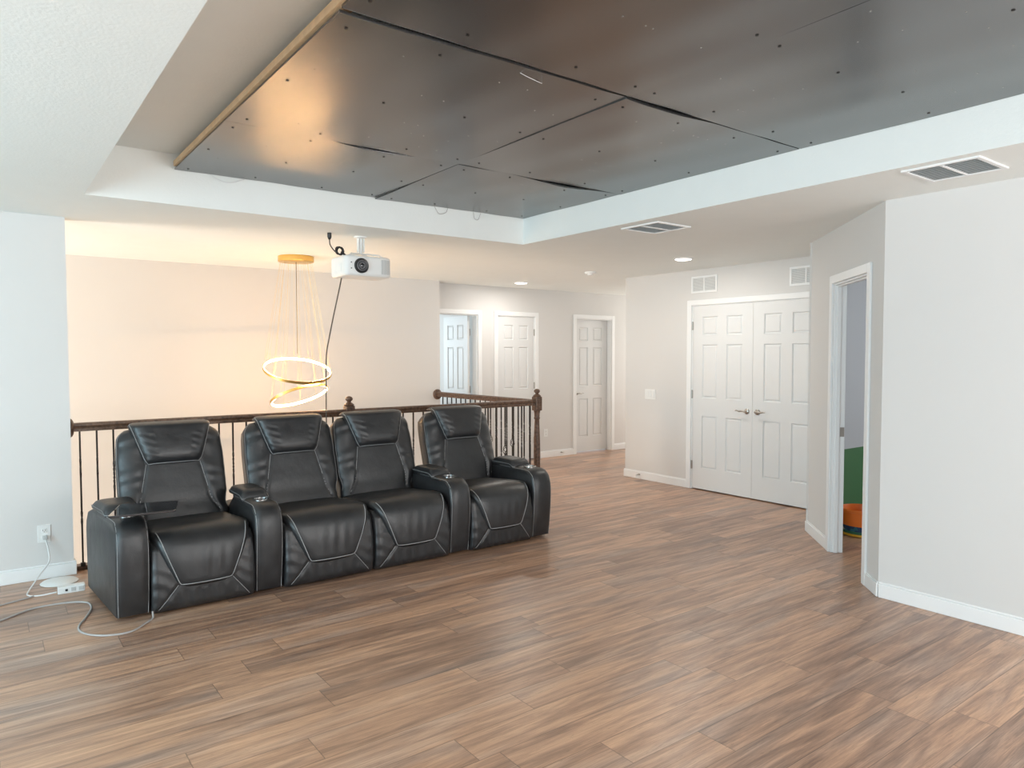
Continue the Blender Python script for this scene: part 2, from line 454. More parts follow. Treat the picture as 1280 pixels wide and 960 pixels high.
# angled wall, built along its own axis s (from the near corner) then placed
DIR = Vector((1, 1, 0)).normalized()
NRM = Vector((-1, 1, 0)).normalized()    # towards the media room
ALEN = (Vector((AX, AY, 0))-Vector((RX, 2.136, 0))).length
O0, O1, OZ = 0.262, 1.010, 2.035
angm = Matrix.Translation((RX, 2.136, 0)) @ Matrix(((DIR.x, NRM.x, 0, 0), (DIR.y, NRM.y, 0, 0), (0, 0, 1, 0), (0, 0, 0, 1)))
def on_angle(o):
    o.data.transform(angm); return o
aw = MB()
aw.prism([(0, 0), (O0, 0), (O0, -.09), (0.037, -.09)], 0, CE)
aw.prism([(O1, 0), (ALEN, 0), (ALEN-.05, -.09), (O1, -.09)], 0, CE)
aw.box(O0, O1, -.09, 0, OZ, CE)
on_angle(struct('wall_angled', aw, 'wall'))
# wall from angled wall to closet wall, grey over green on the room side
struct('wall_closet_return', MB().box(AX-.02, CX+.12, AY-.12, AY-0.002, 0, CE), 'wall')
struct('wall_green_room_far', MB().box(AX-.10, 8.3, AY-.15, AY-.121, 0, CE), 'wainscot')
struct('wall_green_room_side', MB().box(8.2, 8.3, -.6, AY-.15, 0, CE), 'wainscot')
struct('wall_green_room_near', MB().box(RX+.12, 8.3, -.7, -.6, 0, CE), 'wainscot')
# closet wall
DL0, DL1 = 3.600, 5.165       # closet opening in Y
DZ = 2.045
struct('wall_closet', wall_x(CX, CX+.12, AY-.1, 6.181, [(DL0, DL1, 0, DZ)]), 'wall')
struct('wall_closet_side', MB().box(CX+.12, 10.0, 6.06, 6.181, 0, CE), 'wall')
struct('wall_closet_inner', MB().box(7.0, 7.1, AY, 6.06, 0, CE), 'wall')
# hall end wall
HD = [(4.74, 5.385, 0, 2.045), (5.715, 6.375, 0, 2.045), (7.165, 7.905, 0, 2.045)]
HDOOR = [4.70, 5.40]
struct('wall_hall', wall_y(HY, HY+.12, 4.60, 10.0, HD), 'wall')
struct('wall_hall_end', MB().box(10.0, 10.1, 6.0, HY+.12, 0, CE), 'wall')
# stairwell
struct('wall_stairwell_back', MB().box(-2.9, SX, SY, HY, -2.75, CE), 'wall')
struct('wall_stairwell_left', wall_x(-2.75, -2.63, 5.81, SY, [(6.1, 7.5, -1.0, 2.1)], -2.75, CE), 'wall')
struct('wall_stairwell_front', MB().box(-2.75, 4.7, 5.60, 5.81, -2.75, -.321), 'wall')
struct('wall_stairwell_right', MB().box(SX+.041, SX+.12, 5.60, SY, -2.75, -.321), 'wall')
# bedroom behind the open hall door
struct('wall_bedroom', MB().box(3.0, 3.1, HY+.12, 11.9, 0, CE).box(3.0, 7.0, 11.9, 12.0, 0, CE).box(5.62, 5.70, HY+.12, 11.9, 0, CE), 'wall')

# ------------------------------------------------------------ baseboards and casings
BH, BT = 0.085, 0.014
def bb(name, mb): return struct(name, mb, 'trim', bevel=.004, seg=2)
def bbx(x0, x1, y, sgn):     # board on wall y=const, sticking out by sgn
    mb = MB(); a, b = sorted((y, y+sgn*BT)); mb.box(x0, x1, a, b, 0, BH)
    a, b = sorted((y, y+sgn*BT*.55)); mb.box(x0, x1, a, b, BH, BH+.012); return mb
def bby(y0, y1, x, sgn):
    mb = MB(); a, b = sorted((x, x+sgn*BT)); mb.box(a, b, y0, y1, 0, BH)
    a, b = sorted((x, x+sgn*BT*.55)); mb.box(a, b, y0, y1, BH, BH+.012); return mb
bb('baseboard_left', bbx(LX, 0.474+BT, 5.69, -1).box(0.474, 0.474+BT, 5.69, 5.80, 0, BH))
bb('baseboard_right', bby(BY, 2.136-.006, RX, -1))
ab = MB()
ab.box(-.006, O0-.06, 0, BT, 0, BH); ab.box(-.003, O0-.06, 0, BT*.55, BH, BH+.012)
ab.box(O1+.06, ALEN+BT, 0, BT, 0, BH); ab.box(O1+.06, ALEN+BT*.5, 0, BT*.55, BH, BH+.012)
on_angle(bb('baseboard_angled', ab))
mbc = bby(DL1+.06, 6.181+BT, CX, -1).box(CX-BT, CX, AY, DL0-.06, 0, BH)
mbc.box(CX, 7.2, 6.181, 6.181+BT, 0, BH)
bb('baseboard_closet', mbc)
mbh = bbx(4.60, 4.68, HY, -1)
for a, b in ((5.45, 5.655), (6.435, 7.105), (7.965, 10)):
    mbh.box(a, b, HY-BT, HY, 0, BH); mbh.box(a, b, HY-BT*.55, HY, BH, BH+.012)
bb('baseboard_hall', mbh)
bb('baseboard_green_room', MB().box(AX-.05, 8.2, AY-.164, AY-.15, 0, BH))

def casing_y(x0, x1, z, y, w=.06, t=.016, left=True):
    mb = MB()
    if left: mb.box(x0-w, x0, y-t, y, 0, z+w)
    mb.box(x1, x1+w, y-t, y, 0, z+w); mb.box(x0, x1, y-t, y, z, z+w)
    # jamb lining
    mb.box(x0-.001, x0+.012, y, y+.118, 0, z); mb.box(x1-.012, x1+.001, y, y+.118, 0, z); mb.box(x0, x1, y, y+.118, z-.012, z)
    return mb
# trim_1.. : door casings with their jamb linings
struct('trim_1', casing_y(*HD[0][:2], 2.045, HY), 'trim', bevel=.004)
struct('trim_2', casing_y(*HD[1][:2], 2.045, HY), 'trim', bevel=.004)
struct('trim_3', casing_y(*HD[2][:2], 2.045, HY), 'trim', bevel=.004)
t = MB()
t.box(CX-.016, CX, DL1, DL1+.06, 0, DZ+.06); t.box(CX-.016, CX, DL0-.06, DL0, 0, DZ+.06); t.box(CX-.016, CX, DL0, DL1, DZ, DZ+.06)
t.box(CX, CX+.118, DL1-.012, DL1+.001, 0, DZ); t.box(CX, CX+.118, DL0-.001, DL0+.012, 0, DZ); t.box(CX, CX+.118, DL0, DL1, DZ-.012, DZ)
struct('trim_4', t, 'trim', bevel=.004)
t = MB()
t.box(O0-.06, O0, 0, .016, 0, OZ+.06); t.box(O1, O1+.06, 0, .016, 0, OZ+.06); t.box(O0, O1, 0, .016, OZ, OZ+.06)
t.box(O0-.001, O0+.014, -.09, 0, 0, OZ); t.box(O1-.014, O1+.001, -.09, 0, 0, OZ); t.box(O0, O1, -.09, 0, OZ-.014, OZ)
# door stops inside the jamb
t.box(O1-.026, O1-.014, -.050, -.020, 0, OZ-.014); t.box(O0+.014, O0+.026, -.050, -.020, 0, OZ-.014); t.box(O0, O1, -.050, -.020, OZ-.026, OZ-.014)
o = on_angle(struct('trim_5', t, 'trim', bevel=.003))
sp_ = MB().box(O1-.018, O1-.0135, -.086, -.056, 0.885, 0.955)
sp = on_angle(sp_.build('strike_plate', 'nickel')); tag(sp, 'metal latch strike plate on the jamb of the angled doorway', 'strike plate')
# floor edge nosing by the stairwell
struct('trim_6', MB().box(0.474, SX+.06, FY-.06, FY+.02, 0.0, 0.03).box(SX, SX+.06, FY, SY, 0.0, 0.03).box(0.474, SX+.06, FY, FY+.012, -.33, 0.0), 'oak', bevel=.006)

# ------------------------------------------------------------ six-panel doors
def door_mesh(wd, ht, th, ncol=2):
    """leaf in local x 0..wd, z 0..ht, front face y=0, back y=th; both faces carry six raised panels"""
    bm = bmesh.new()
    st = 0.125*wd/0.76 + 0.0
    mu = 0.115*wd/0.76
    pw = (wd-2*st-mu)/2
    xs = [0, st, st+pw, st+pw+mu, wd-st, wd]
    zs = [0, .235, .815, 1.01, 1.60, 1.70, 1.905, ht]
    for side in (0, 1):
        y = th*side
        V = [[bm.verts.new((x, y, z)) for x in xs] for z in zs]
        pan = []
        for i in range(len(zs)-1):
            for j in range(len(xs)-1):
                q = [V[i][j], V[i][j+1], V[i+1][j+1], V[i+1][j]]
                if side: q.reverse()
                fc = bm.faces.new(q)
                if j in (1, 3) and i in (1, 3, 5): pan.append(fc)
        s = 1 if side == 0 else -1
        for fc in pan:
            bmesh.ops.inset_individual(bm, faces=[fc], thickness=.012, depth=0)
            for v in fc.verts: v.co.y += s*.011
            bmesh.ops.inset_individual(bm, faces=[fc], thickness=.012, depth=0)
            bmesh.ops.inset_individual(bm, faces=[fc], thickness=.014, depth=0)
            for v in fc.verts: v.co.y -= s*.008
    bm.verts.ensure_lookup_table()
    n = {}
    for v in bm.verts: n[(round(v.co.x, 5), round(v.co.y, 5), round(v.co.z, 5))] = v
    def ring(y): 
        r = [(x, 0) for x in xs] + [(wd, z) for z in zs[1:]] + [(x, ht) for x in xs[::-1][1:]] + [(0, z) for z in zs[::-1][1:-1]]
        return [n[(round(x, 5), round(y, 5), round(z, 5))] for x, z in r]
    A, B = ring(0), ring(th)
    for i in range(len(A)):
        bm.faces.new((A[i], B[i], B[(i+1) % len(A)], A[(i+1) % len(A)]))
    mb = MB(); mb.bm.free(); mb.bm = bm
    return mb
def lever(parent, x, z, sgn, y=0.0):
    h = MB()
    h.lathe([(0.0, 0), (.031, 0), (.031, -.006), (.026, -.013), (.011, -.016), (.011, -.05), (.0, -.05)], c=(x, y, z), axis='y', seg=20)
    h.tube(catmull([(x, y-.045, z), (x+sgn*.03, y-.050, z+.004), (x+sgn*.065, y-.048, z-.001), (x+sgn*.095, y-.046, z+.006), (x+sgn*.112, y-.045, z+.003)], 4), [.0095]*5+[.0085]*4+[.007]*4+[.006]*4, 8)
    return h.build('handle', 'nickel', parent, smooth=True)
def hinge(parent, x, z, y=0.0, m_='nickel'):
    return MB().box(x-.011, x+.011, y-.004, y+.002, z-.045, z+.045).tube([(x, y-.006, z-.047), (x, y-.006, z+.047)], .0055, 8).build('hinge', m_, parent)

def door(name, loc, rz, wd, ht=2.025, th=.035, handle=None, hinge_x=None, hz=(0.26, 1.05, 1.81), hy=0.0):
    e = bpy.data.objects.new(name, None); C.objects.link(e)
    e.location = loc; e.rotation_euler = (0, 0, rz); e['kind'] = 'structure'; e.empty_display_size = .1
    door_mesh(wd, ht, th).build('leaf', 'door', e)
    if handle: lever(e, handle[0], handle[1], handle[2])
    if hinge_x is not None:
        for z in hz: hinge(e, hinge_x, z, hy)
    return e
# closet pair: faces -X. local x must run along world -Y seen from the room: rotate so local +x -> -Y, local +y -> +X
R_ = -PI/2
HW = (DL1-DL0-.024-.009)/2
door('door_1', (CX+.004, DL1-.015, .012), R_, HW, handle=(HW-.062, .90, -1), hinge_x=-.006)
door('door_2', (CX+.004, DL1-.018-HW, .012), R_, HW, handle=(.062, .90, 1), hinge_x=HW+.006)
# hall doors
door('door_3', (5.385-.013-.035, HY+.125, .012), PI/2, .62, handle=None, hinge_x=-.004, hz=(.26, 1.02, 1.80), hy=0.0)
door('door_4', (5.730, HY+.010, .012), 0, .63, hinge_x=.638)
door('door_5', (7.180, HY+.080, .012), 0, .710, handle=(.06, .90, 1))
# things of the walls
def plate(name, loc, rz, wd, ht, label, cat, kind='outlet', n=1, group=None):
    e = empty(name, loc, label, cat, group, rz)
    MB().box(-wd/2, wd/2, -.006, 0, -ht/2, ht/2).build('cover_plate', 'plastic', e, bevel=.002)
    if kind == 'outlet':
        for dz in (-.021, .021):
            q = MB().box(-.016, .016, -.009, -.004, dz-.014, dz+.014).build('socket', 'plastic', e, bevel=.003)
            MB().box(-.008, -.0055, -.0096, -.006, dz-.002, dz+.008).box(.0055, .008, -.0096, -.006, dz-.002, dz+.008).box(-.002, .002, -.0096, -.006, dz-.010, dz-.006).build('slots', 'black', q)
    else:
        for k in range(n):
            x = (k-(n-1)/2)*.046
            MB().box(x-.0165, x+.0165, -.010, -.004, -.034, .034).build('rocker', 'plastic', e, bevel=.002)
    return e
plate('wall_outlet', (.306, 5.69, .308), 0, .074, .118, 'white duplex outlet low on the pale wall left of the recliners', 'outlet')
plate('wall_outlet', (6.575, HY, .362), 0, .072, .115, 'white outlet low on the hall wall right of the newel post', 'outlet')
plate('light_switch', (CX, 5.775, 1.033), R_, .165, .118, 'white triple rocker switch left of the double closet doors', 'light switch', 'switch', 3)
plate('wall_outlet', (6.36, AY-.15, .30), 0, .072, .118, 'white outlet on the green wall seen through the angled doorway', 'outlet')

# ------------------------------------------------------------ grilles, downlights, detector
def grille(name, loc, rot, wd, ht, label, nslat=12, split=2, group=None, slat='slat'):
    """face in local xy plane, looking towards local -z ; wd along x, ht along y"""
    e = empty(name, loc, label, 'air vent', group)
    e.rotation_euler = rot
    fr = MB(); b = .022
    fr.box(-wd/2, wd/2, -ht/2, -ht/2+b, -.010, 0); fr.box(-wd/2, wd/2, ht/2-b, ht/2, -.010, 0)
    fr.box(-wd/2, -wd/2+b, -ht/2+b, ht/2-b, -.010, 0); fr.box(wd/2-b, wd/2, -ht/2+b, ht/2-b, -.010, 0)
    if split == 2: fr.box(-.007, .007, -ht/2+b, ht/2-b, -.010, 0)
    fr.build('frame', 'trim', e, bevel=.002)
    MB().box(-wd/2+b, wd/2-b, -ht/2+b, ht/2-b, -.0015, 0).build('backing', 'grille', e)
    sl = MB()
    n = nslat; span = ht-2*b
    for i in range(n):
        y = -ht/2+b+span*(i+.5)/n
        for x0, x1 in (((-wd/2+b, -.007), (.007, wd/2-b)) if split == 2 else ((-wd/2+b, wd/2-b),)):
            v = [sl.bm.verts.new(p) for p in ((x0, y-span/n*.32, -.003), (x1, y-span/n*.32, -.003), (x1, y+span/n*.36, -.009), (x0, y+span/n*.36, -.009),
                                               (x0, y-span/n*.32, -.002), (x1, y-span/n*.32, -.002), (x1, y+span/n*.36, -.008), (x0, y+span/n*.36, -.008))]
            for q in ((0,1,2,3),(7,6,5,4),(0,4,5,1),(1,5,6,2),(2,6,7,3),(3,7,4,0)): sl.bm.faces.new([v[k] for k in q])
    sl.build('slats', slat, e)
    return e
grille('ceiling_vent', (3.995, 3.585, CE), (0, 0, PI/2), .36, .36, 'square louvred ceiling vent nearer the recessed downlights', group=None)
grille('ceiling_vent', (3.955, 1.57, CE), (0, 0, PI/2), .36, .36, 'square louvred ceiling vent above the right-hand white wall')
# wall grilles on closet wall: local -z -> world -X, local x -> world Y
def wallrot(): return Matrix(((0, 0, 1), (1, 0, 0), (0, 1, 0))).to_euler()
grille('wall_vent', (CX, 5.000, 2.272), wallrot(), .345, .185, 'small double return grille above the left closet door')
grille('wall_vent', (CX, 3.800, 2.262), wallrot(), .345, .185, 'small double return grille above the right closet door, partly behind the angled wall')

def downlight(loc, label):
    e = empty('recessed_downlight', loc, label, 'downlight')
    MB().lathe([(.070, 0), (.096, 0), (.096, -.004), (.080, -.012), (.070, -.010)], seg=32).build('trim_ring', 'trim', e, smooth=True)
    MB().lathe([(.002, -.003), (.076, -.003), (.076, -.0125), (.002, -.0135)], seg=32).build('lens', 'downlight', e, smooth=True)
    l = bpy.data.lights.new('downlight_beam', 'AREA'); l.shape = 'DISK'; l.size = .13; l.energy = 8; l.color = (1, .95, .88)
    lo = bpy.data.objects.new('downlight_beam', l); C.objects.link(lo); lo.location = (loc[0], loc[1], loc[2]-.02)
    return e
downlight((5.625, 7.34, CE), 'lit round downlight in the far hall ceiling near the doors')
downlight((5.505, 4.585, CE), 'lit round downlight in the ceiling before the double closet doors')
e = empty('smoke_detector', (5.556, 5.96, CE), 'small white smoke detector on the ceiling between the two downlights', 'smoke detector')
MB().lathe([(.0, 0), (.066, 0), (.066, -.010), (.060, -.022), (.0, -.026)], seg=28).build('base', 'plastic', e, smooth=True)
MB().lathe([(.0, -.024), (.036, -.024), (.034, -.036), (.0, -.038)], seg=24).build('cap', 'plastic', e, smooth=True)

def door_stop(loc, d, label):
    e = empty('door_stop', loc, label, 'door stop')
    d = Vector(d)
    MB().tube([Vector((0,0,0)), d*.012], .011, 12).build('mount', 'nickel', e)
    MB().tube([d*.012, d*.055], .006, 10).build('spring', 'nickel', e)
    MB().tube([d*.055, d*.07], .010, 12).build('tip', 'plastic', e)
door_stop((CX-BT, 5.93, .055), (-1, 0, 0), 'little spring door stop on the baseboard left of the closet doors')
door_stop((6.86, HY-BT, .055), (0, -1, 0), 'little spring door stop on the hall baseboard left of the far closed door')
door_stop((CX-BT, 3.50, .03), (-1, 0, 0), 'white tipped door stop by the floor where the angled wall begins')

# ------------------------------------------------------------ dark sheets on the tray ceiling
PZ = 2.655
def sheet(x0, x1, y0, y1, label, sag, ydn=None, yup=None, seed=1, screws=True):
    """a big thin sheet with slightly wavy edges; sag: function (u,v)->drop ; ydn/yup: edge offsets"""
    e = empty('ceiling_sheet', ((x0+x1)/2, (y0+y1)/2, PZ), label, 'ceiling panel', None)
    cx, cy = (x0+x1)/2, (y0+y1)/2
    bm = bmesh.new(); nu, nv = 36, 30; th = .010
    top, bot = [], []
    P = []
    for j in range(nv+1):
        v = j/nv; ra, rb = [], []
        for i in range(nu+1):
            u = i/nu
            x = x0+(x1-x0)*u; y = y0+(y1-y0)*v
            if ydn: y += ydn(u)*(1-v)
            if yup: y += yup(u)*v
            dz = -sag(u, v) + .0016*math.sin(9*u+seed)*math.cos(7*v+seed*2) + .0009*math.sin(23*u+3*v+seed)
            ra.append(bm.verts.new((x-cx, y-cy, dz))); rb.append(bm.verts.new((x-cx, y-cy, dz+th)))
        bot.append(ra); top.append(rb)
    for j in range(nv):
        for i in range(nu):
            bm.faces.new((bot[j][i], bot[j+1][i], bot[j+1][i+1], bot[j][i+1]))
            bm.faces.new((top[j][i], top[j][i+1], top[j+1][i+1], top[j+1][i]))
    for j in range(nv):
        bm.faces.new((bot[j][0], top[j][0], top[j+1][0], bot[j+1][0])); bm.faces.new((bot[j][nu], bot[j+1][nu], top[j+1][nu], top[j][nu]))
    for i in range(nu):
        bm.faces.new((bot[0][i], bot[0][i+1], top[0][i+1], top[0][i])); bm.faces.new((bot[nv][i], top[nv][i], top[nv][i+1], bot[nv][i+1]))
    zof = {(i, j): bot[j][i].co.copy() for i in range(nu+1) for j in range(nv+1)}
    mb = MB(); mb.bm.free(); mb.bm = bm
    mb.build('sheet', 'sheet', e, smooth=True)
    rr = random.Random(seed)
    if screws:
        for (i, j) in [(2, 2), (12, 2), (24, 2), (34, 2), (2, 15), (13, 15), (24, 14), (34, 15), (2, 28), (12, 28), (25, 28), (34, 28)]:
            p = zof[(i, min(nv, max(0, j)))]
            p = p + Vector((rr.uniform(-.02, .02), rr.uniform(-.01, .01), 0))
            s_ = MB().lathe([(.0, .002), (.0065, .002), (.0065, -.0022), (.004, -.003), (.0, -.003)], c=p, seg=10).build('screw', 'iron', e)
        for q in range(22):
            i, j = rr.choice(range(2, 35)), rr.choice((4, 8, 11, 19, 22, 26))
            p = zof[(i, j)]
            MB().lathe([(.0, .002), (.0032, .002), (.0032, -.0012), (.0, -.0018)], c=p, seg=8).build('screw', 'nickel', e)
    return e
XL, XM, XR = .985, 2.335, 3.705
YA, YB, YC, YD = 4.800, 3.665, 2.262, 0.85
bump = lambda u, a, b: math.sin(PI*min(1, max(0, (u-a)/(b-a))))**2
sheet(XL, XM-.004, YB+.002, YA, 'dark metal ceiling sheet with the pale wood edge at the far left corner', lambda u, v: .004*v*(1-v)+.012*bump(u, .35, .85)*(1-v)**3, ydn=lambda u: .013*bump(u, .38, .80)+.001, yup=lambda u: 0, seed=1)
sheet(XM+.001, XR, YB+.005, YA, 'dark metal ceiling sheet in the far right corner of the tray', lambda u, v: .010*(1-u)**3*v + .014*bump(u, .3, .95)*(1-v)**3, ydn=lambda u: .016*bump(u, .28, .95)+.001, seed=2)
sheet(XL, XM-.002, YC+.010, YB, 'middle left dark ceiling sheet carrying the warm orange reflection', lambda u, v: .006*(1-v)*(1-u)+.003*math.sin(PI*u), ydn=lambda u: .006*(1-u), seed=3)
sheet(XM+.001, XR, YC+.006, YB-.075, 'middle right dark ceiling sheet with the long curved gap behind it', lambda u, v: .010*bump(u, -.2, .5)*(1-v)**2, ydn=lambda u: .012*bump(u, -.2, .6), yup=lambda u: .075, seed=4)
sheet(XL, XM-.001, YD, YC-.002, 'nearest left dark ceiling sheet at the top of the view', lambda u, v: .003*math.sin(PI*v), seed=5)
sheet(XM+.001, XR, YD, YC-.002, 'nearest right dark ceiling sheet reaching the white tray side', lambda u, v: .003*math.sin(PI*v), seed=6)
# furring strips that carry the sheets
e = MB().box(XL-.010, XL+.05, YD, YA-.02, PZ+.014, PZ+.044).build('furring_strip', 'pinkwood'); tag(e, 'pale raw wood strip along the left edge of the dark ceiling sheets', 'wood strip')
def wire(name, pts, r, mat, label, cat='wire', group=None, seg=6):
    o = MB().tube(catmull(pts, 8), r, seg).build(name, mat, smooth='all')
    return tag(o, label, cat, group)
wire('loose_wire', [(1.19, 4.785, 2.65), (1.24, 4.785, 2.625), (1.31, 4.785, 2.615), (1.40, 4.785, 2.65)], .0022, 'white_cable', 'thin loose wire hanging from the far edge of the left far ceiling sheet')
wire('loose_wire', [(2.83, 4.79, 2.65), (2.87, 4.79, 2.60), (2.93, 4.79, 2.615), (2.95, 4.79, 2.65)], .0022, 'cable', 'bent wire end below the far ceiling sheet edge, right of the projector')
wire('loose_wire', [(3.19, 4.79, 2.65), (3.20, 4.79, 2.60), (3.235, 4.79, 2.595), (3.26, 4.79, 2.65)], .0022, 'cable', 'short bent wire end near the right far corner of the tray')
wire('loose_wire', [(1.78, 2.33, 2.652), (1.80, 2.31, 2.635), (1.88, 2.32, 2.63), (1.92, 2.36, 2.65)], .0011, 'white_cable', 'short pale wire curl poking through the dark ceiling sheets')

# ------------------------------------------------------------ railings
RY = 5.757
RTOP = 1.035
def baluster(parent, x, y, style, z0=.03, z1=RTOP-.05):
    """12 mm square iron bar with knuckle, twist or basket"""
    bm = bmesh.new(); h = .0056
    rings = []
    zs = [z0 + (z1-z0)*k/46 for k in range(47)]
    L_ = z1-z0
    for z in zs:
        t = (z-z0)/L_
        tw = 0
        if style == 'twist':
            tw = PI*3*(sstep(.52, .78, t))
        elif style == 'double':
            tw = PI*2.5*(sstep(.30, .42, t)+sstep(.66, .80, t))
        elif style == 'basket':
            tw = PI*2*sstep(.62, .8, t)
        hh = h
        rings.append([bm.verts.new((x+hh*1.414*math.cos(tw+PI/4+k*PI/2), y+hh*1.414*math.sin(tw+PI/4+k*PI/2), z)) for k in range(4)])
    for A, B in zip(rings, rings[1:]):
        if style == 'basket' and .50*L_+z0 < (A[0].co.z+B[0].co.z)/2 < .585*L_+z0: continue
        for k in range(4): bm.faces.new((A[k], A[(k+1) % 4], B[(k+1) % 4], B[k]))
    mb = MB(); mb.bm.free(); mb.bm = bm
    if style == 'basket':
        zc, hb = z0+L_*.54, .052
        for k in range(4):
            a0 = k*PI/2
            mb.tube([(x+.024*math.sin(PI*q/10)*math.cos(a0+PI*q/10), y+.024*math.sin(PI*q/10)*math.sin(a0+PI*q/10), zc-hb+2*hb*q/10) for q in range(11)], .0034, 5)
    o = mb.build('baluster', 'iron', parent)
    MB().box(x-.0155, x+.0155, y-.0155, y+.0155, z0-.002, z0+.024).build('shoe', 'iron', o, bevel=.004)
    return o
def newel(parent, x, y):
    n = MB()
    n.box(x-.045, x+.045, y-.045, y+.045, .0, .26)
    o = n.build('newel_post', 'oak', parent, bevel=.008)
    MB().box(x-.040, x+.040, y-.040, y+.040, .925, 1.07).build('rail_block', 'oak', o, bevel=.008)
    MB().lathe([(.038, .26), (.044, .275), (.030, .295), (.034, .33), (.036, .45), (.033, .62), (.027, .78), (.025, .83), (.033, .845), (.028, .86), (.030, .895), (.036, .925)], c=(x, y, 0), seg=24).build('turned_shaft', 'oak', o, smooth=True)
    MB().lathe([(.040, 1.07), (.046, 1.077), (.030, 1.09), (.017, 1.098), (.018, 1.106), (.031, 1.118), (.033, 1.130), (.026, 1.143), (.010, 1.150), (.002, 1.151)], c=(x, y, 0), seg=12).build('finial', 'oak', o, smooth=True)
    return o
def handrail(parent, axis, a, b, cst):
    prof = [(-.030, -.055), (.030, -.055), (.030, -.040), (.022, -.030), (.031, -.016), (.029, -.004), (.016, .004), (-.016, .004), (-.029, -.004), (-.031, -.016), (-.022, -.030), (-.030, -.040)]
    mb = MB(); bm = mb.bm
    def P(t, w_, z): return (t, cst+w_, RTOP+z) if axis == 'x' else (cst+w_, t, RTOP+z)
    A = [bm.verts.new(P(a, p, q)) for p, q in prof]; B = [bm.verts.new(P(b, p, q)) for p, q in prof]
    bm.faces.new(A); bm.faces.new(B[::-1])
    for i in range(len(prof)): bm.faces.new((A[i], A[(i+1) % len(prof)], B[(i+1) % len(prof)], B[i]))
    return mb.build('handrail', 'oak', parent, bevel=.003)
e = empty('stair_railing', (2.5, RY, 0), 'front stairwell railing behind the recliners, dark oak handrail on iron balusters', 'railing')
e.location = (0, 0, 0)
handrail(e, 'x', .49, 4.60, RY)
MB().lathe([(.062, 0), (.066, .004), (.060, .014), (.045, .022), (.0, .024)], c=(.475, RY, RTOP-.03), axis='x', seg=24).build('rosette', 'oak', e, smooth=True)
newel(e, 2.536, RY); newel(e, 4.618, RY)
sty = ['twist', 'double', 'twist', 'basket']
xs_ = [.533+.103*k for k in range(19)] + [2.640+.1045*k for k in range(19)]
for k, x in enumerate(xs_):
    if abs(x-2.536) < .07 or x > 4.57: continue
    st = {0: 'double', 1: 'double'}.get(k, ['twist', 'double', 'basket', 'double'][k % 4] if k > 20 else ['twist', 'double'][k % 2])
    baluster(e, x, RY, st)
e = empty('stair_railing', (0, 0, 0), 'short stairwell railing running back from the corner newel to the cream wall', 'railing')
handrail(e, 'y', RY+.041, SY-.005, 4.618)
MB().lathe([(.064, 0), (.066, -.004), (.060, -.014), (.045, -.022), (.0, -.024)], c=(4.618, SY, RTOP-.03), axis='y', seg=24).build('rosette', 'oak', e, smooth=True)
for k in range(18):
    y = RY+.115+.104*k
    baluster(e, 4.618, y, ['twist', 'double', 'twist', 'basket'][k % 4])

# ------------------------------------------------------------ recliners
# local frame: x across (0 = left edge of seat module), y depth (0 = front), z up
def grid_solid(front, back, nu, nv):
    """closed solid between two parametric sheets sharing the parameter square"""
    bm = bmesh.new()
    F = [[bm.verts.new(front(i/nu, j/nv)) for i in range(nu+1)] for j in range(nv+1)]
    B = [[bm.verts.new(back(i/nu, j/nv)) for i in range(nu+1)] for j in range(nv+1)]
    for j in range(nv):
        for i in range(nu):
            bm.faces.new((F[j][i], F[j][i+1], F[j+1][i+1], F[j+1][i])); bm.faces.new((B[j][i], B[j+1][i], B[j+1][i+1], B[j][i+1]))
    for j in range(nv):
        bm.faces.new((F[j][0], F[j+1][0], B[j+1][0], B[j][0])); bm.faces.new((F[j][nu], B[j][nu], B[j+1][nu], F[j+1][nu]))
    for i in range(nu):
        bm.faces.new((F[0][i], B[0][i], B[0][i+1], F[0][i+1])); bm.faces.new((F[nv][i], F[nv][i+1], B[nv][i+1], B[nv][i]))
    mb = MB(); mb.bm.free(); mb.bm = bm
    return mb

SWD = .60        # seat width
# backrest plane: runs from B0 (bottom front) to B1 (top front)
B0 = Vector((0, .60, .425)); B1 = Vector((0, .79, 1.015))
BU = (B1-B0).normalized(); BLEN = (B1-B0).length
BN = Vector((0, -BU.z, BU.y))       # outwards (front, slightly up)
def segdist(px, py, ax, ay, bx, by):
    dx, dy = bx-ax, by-ay; t = max(0, min(1, ((px-ax)*dx+(py-ay)*dy)/(dx*dx+dy*dy)))
    return math.hypot(px-ax-dx*t, py-ay-dy*t)
def back_half(v):     # half width at height fraction v
    w_ = .298 + .035*sstep(.10, .27, v) - .012*sstep(.6, 1, v)
    if v > .86: w_ -= .050*((v-.86)/.14)**2.4
    return w_
# stitch lines on backrest in (x, along) coordinates; x from centre
BST = [((-.165, .37), (-.236, .03)), ((.165, .37), (.236, .03))]
def back_front(u, v):
    s = v*BLEN
    hw = back_half(v); x = (2*u-1)*hw
    a = abs(2*u-1)
    d = .058*(1-a**5)**.6 if a < 1 else 0
    d -= .03*(max(0, v-.9)/.1)**2
    dist = min(segdist(x, s, *p, *q) for p, q in BST)
    d -= .009*math.exp(-(dist/.011)**2)
    inside = abs(x) < .165+(.37-s)*.209
    if not inside:
        d += .010*math.exp(-((a-.72)/.2)**2)
        d += .0022*math.sin(s*64+abs(x)*18+math.sin(s*23)*1.6)*sstep(.0, .35, v)*sstep(.42, .6, a)
    else:
        d += .006*math.cos(PI*x/.5)
        d += -.004*math.exp(-((s-.10)/.05)**2)
    p = B0+BU*s+BN*d
    return (x, p.y, p.z)
def back_rear(u, v):
    s = v*BLEN; hw = back_half(v)-.012; x = (2*u-1)*hw
    a = abs(2*u-1)
    d = -.10-.035*(1-a**4)-.0*v
    if v > .9: d += .03*((v-.9)/.1)**2
    p = B0+BU*s+BN*d
    return (x, p.y, p.z)
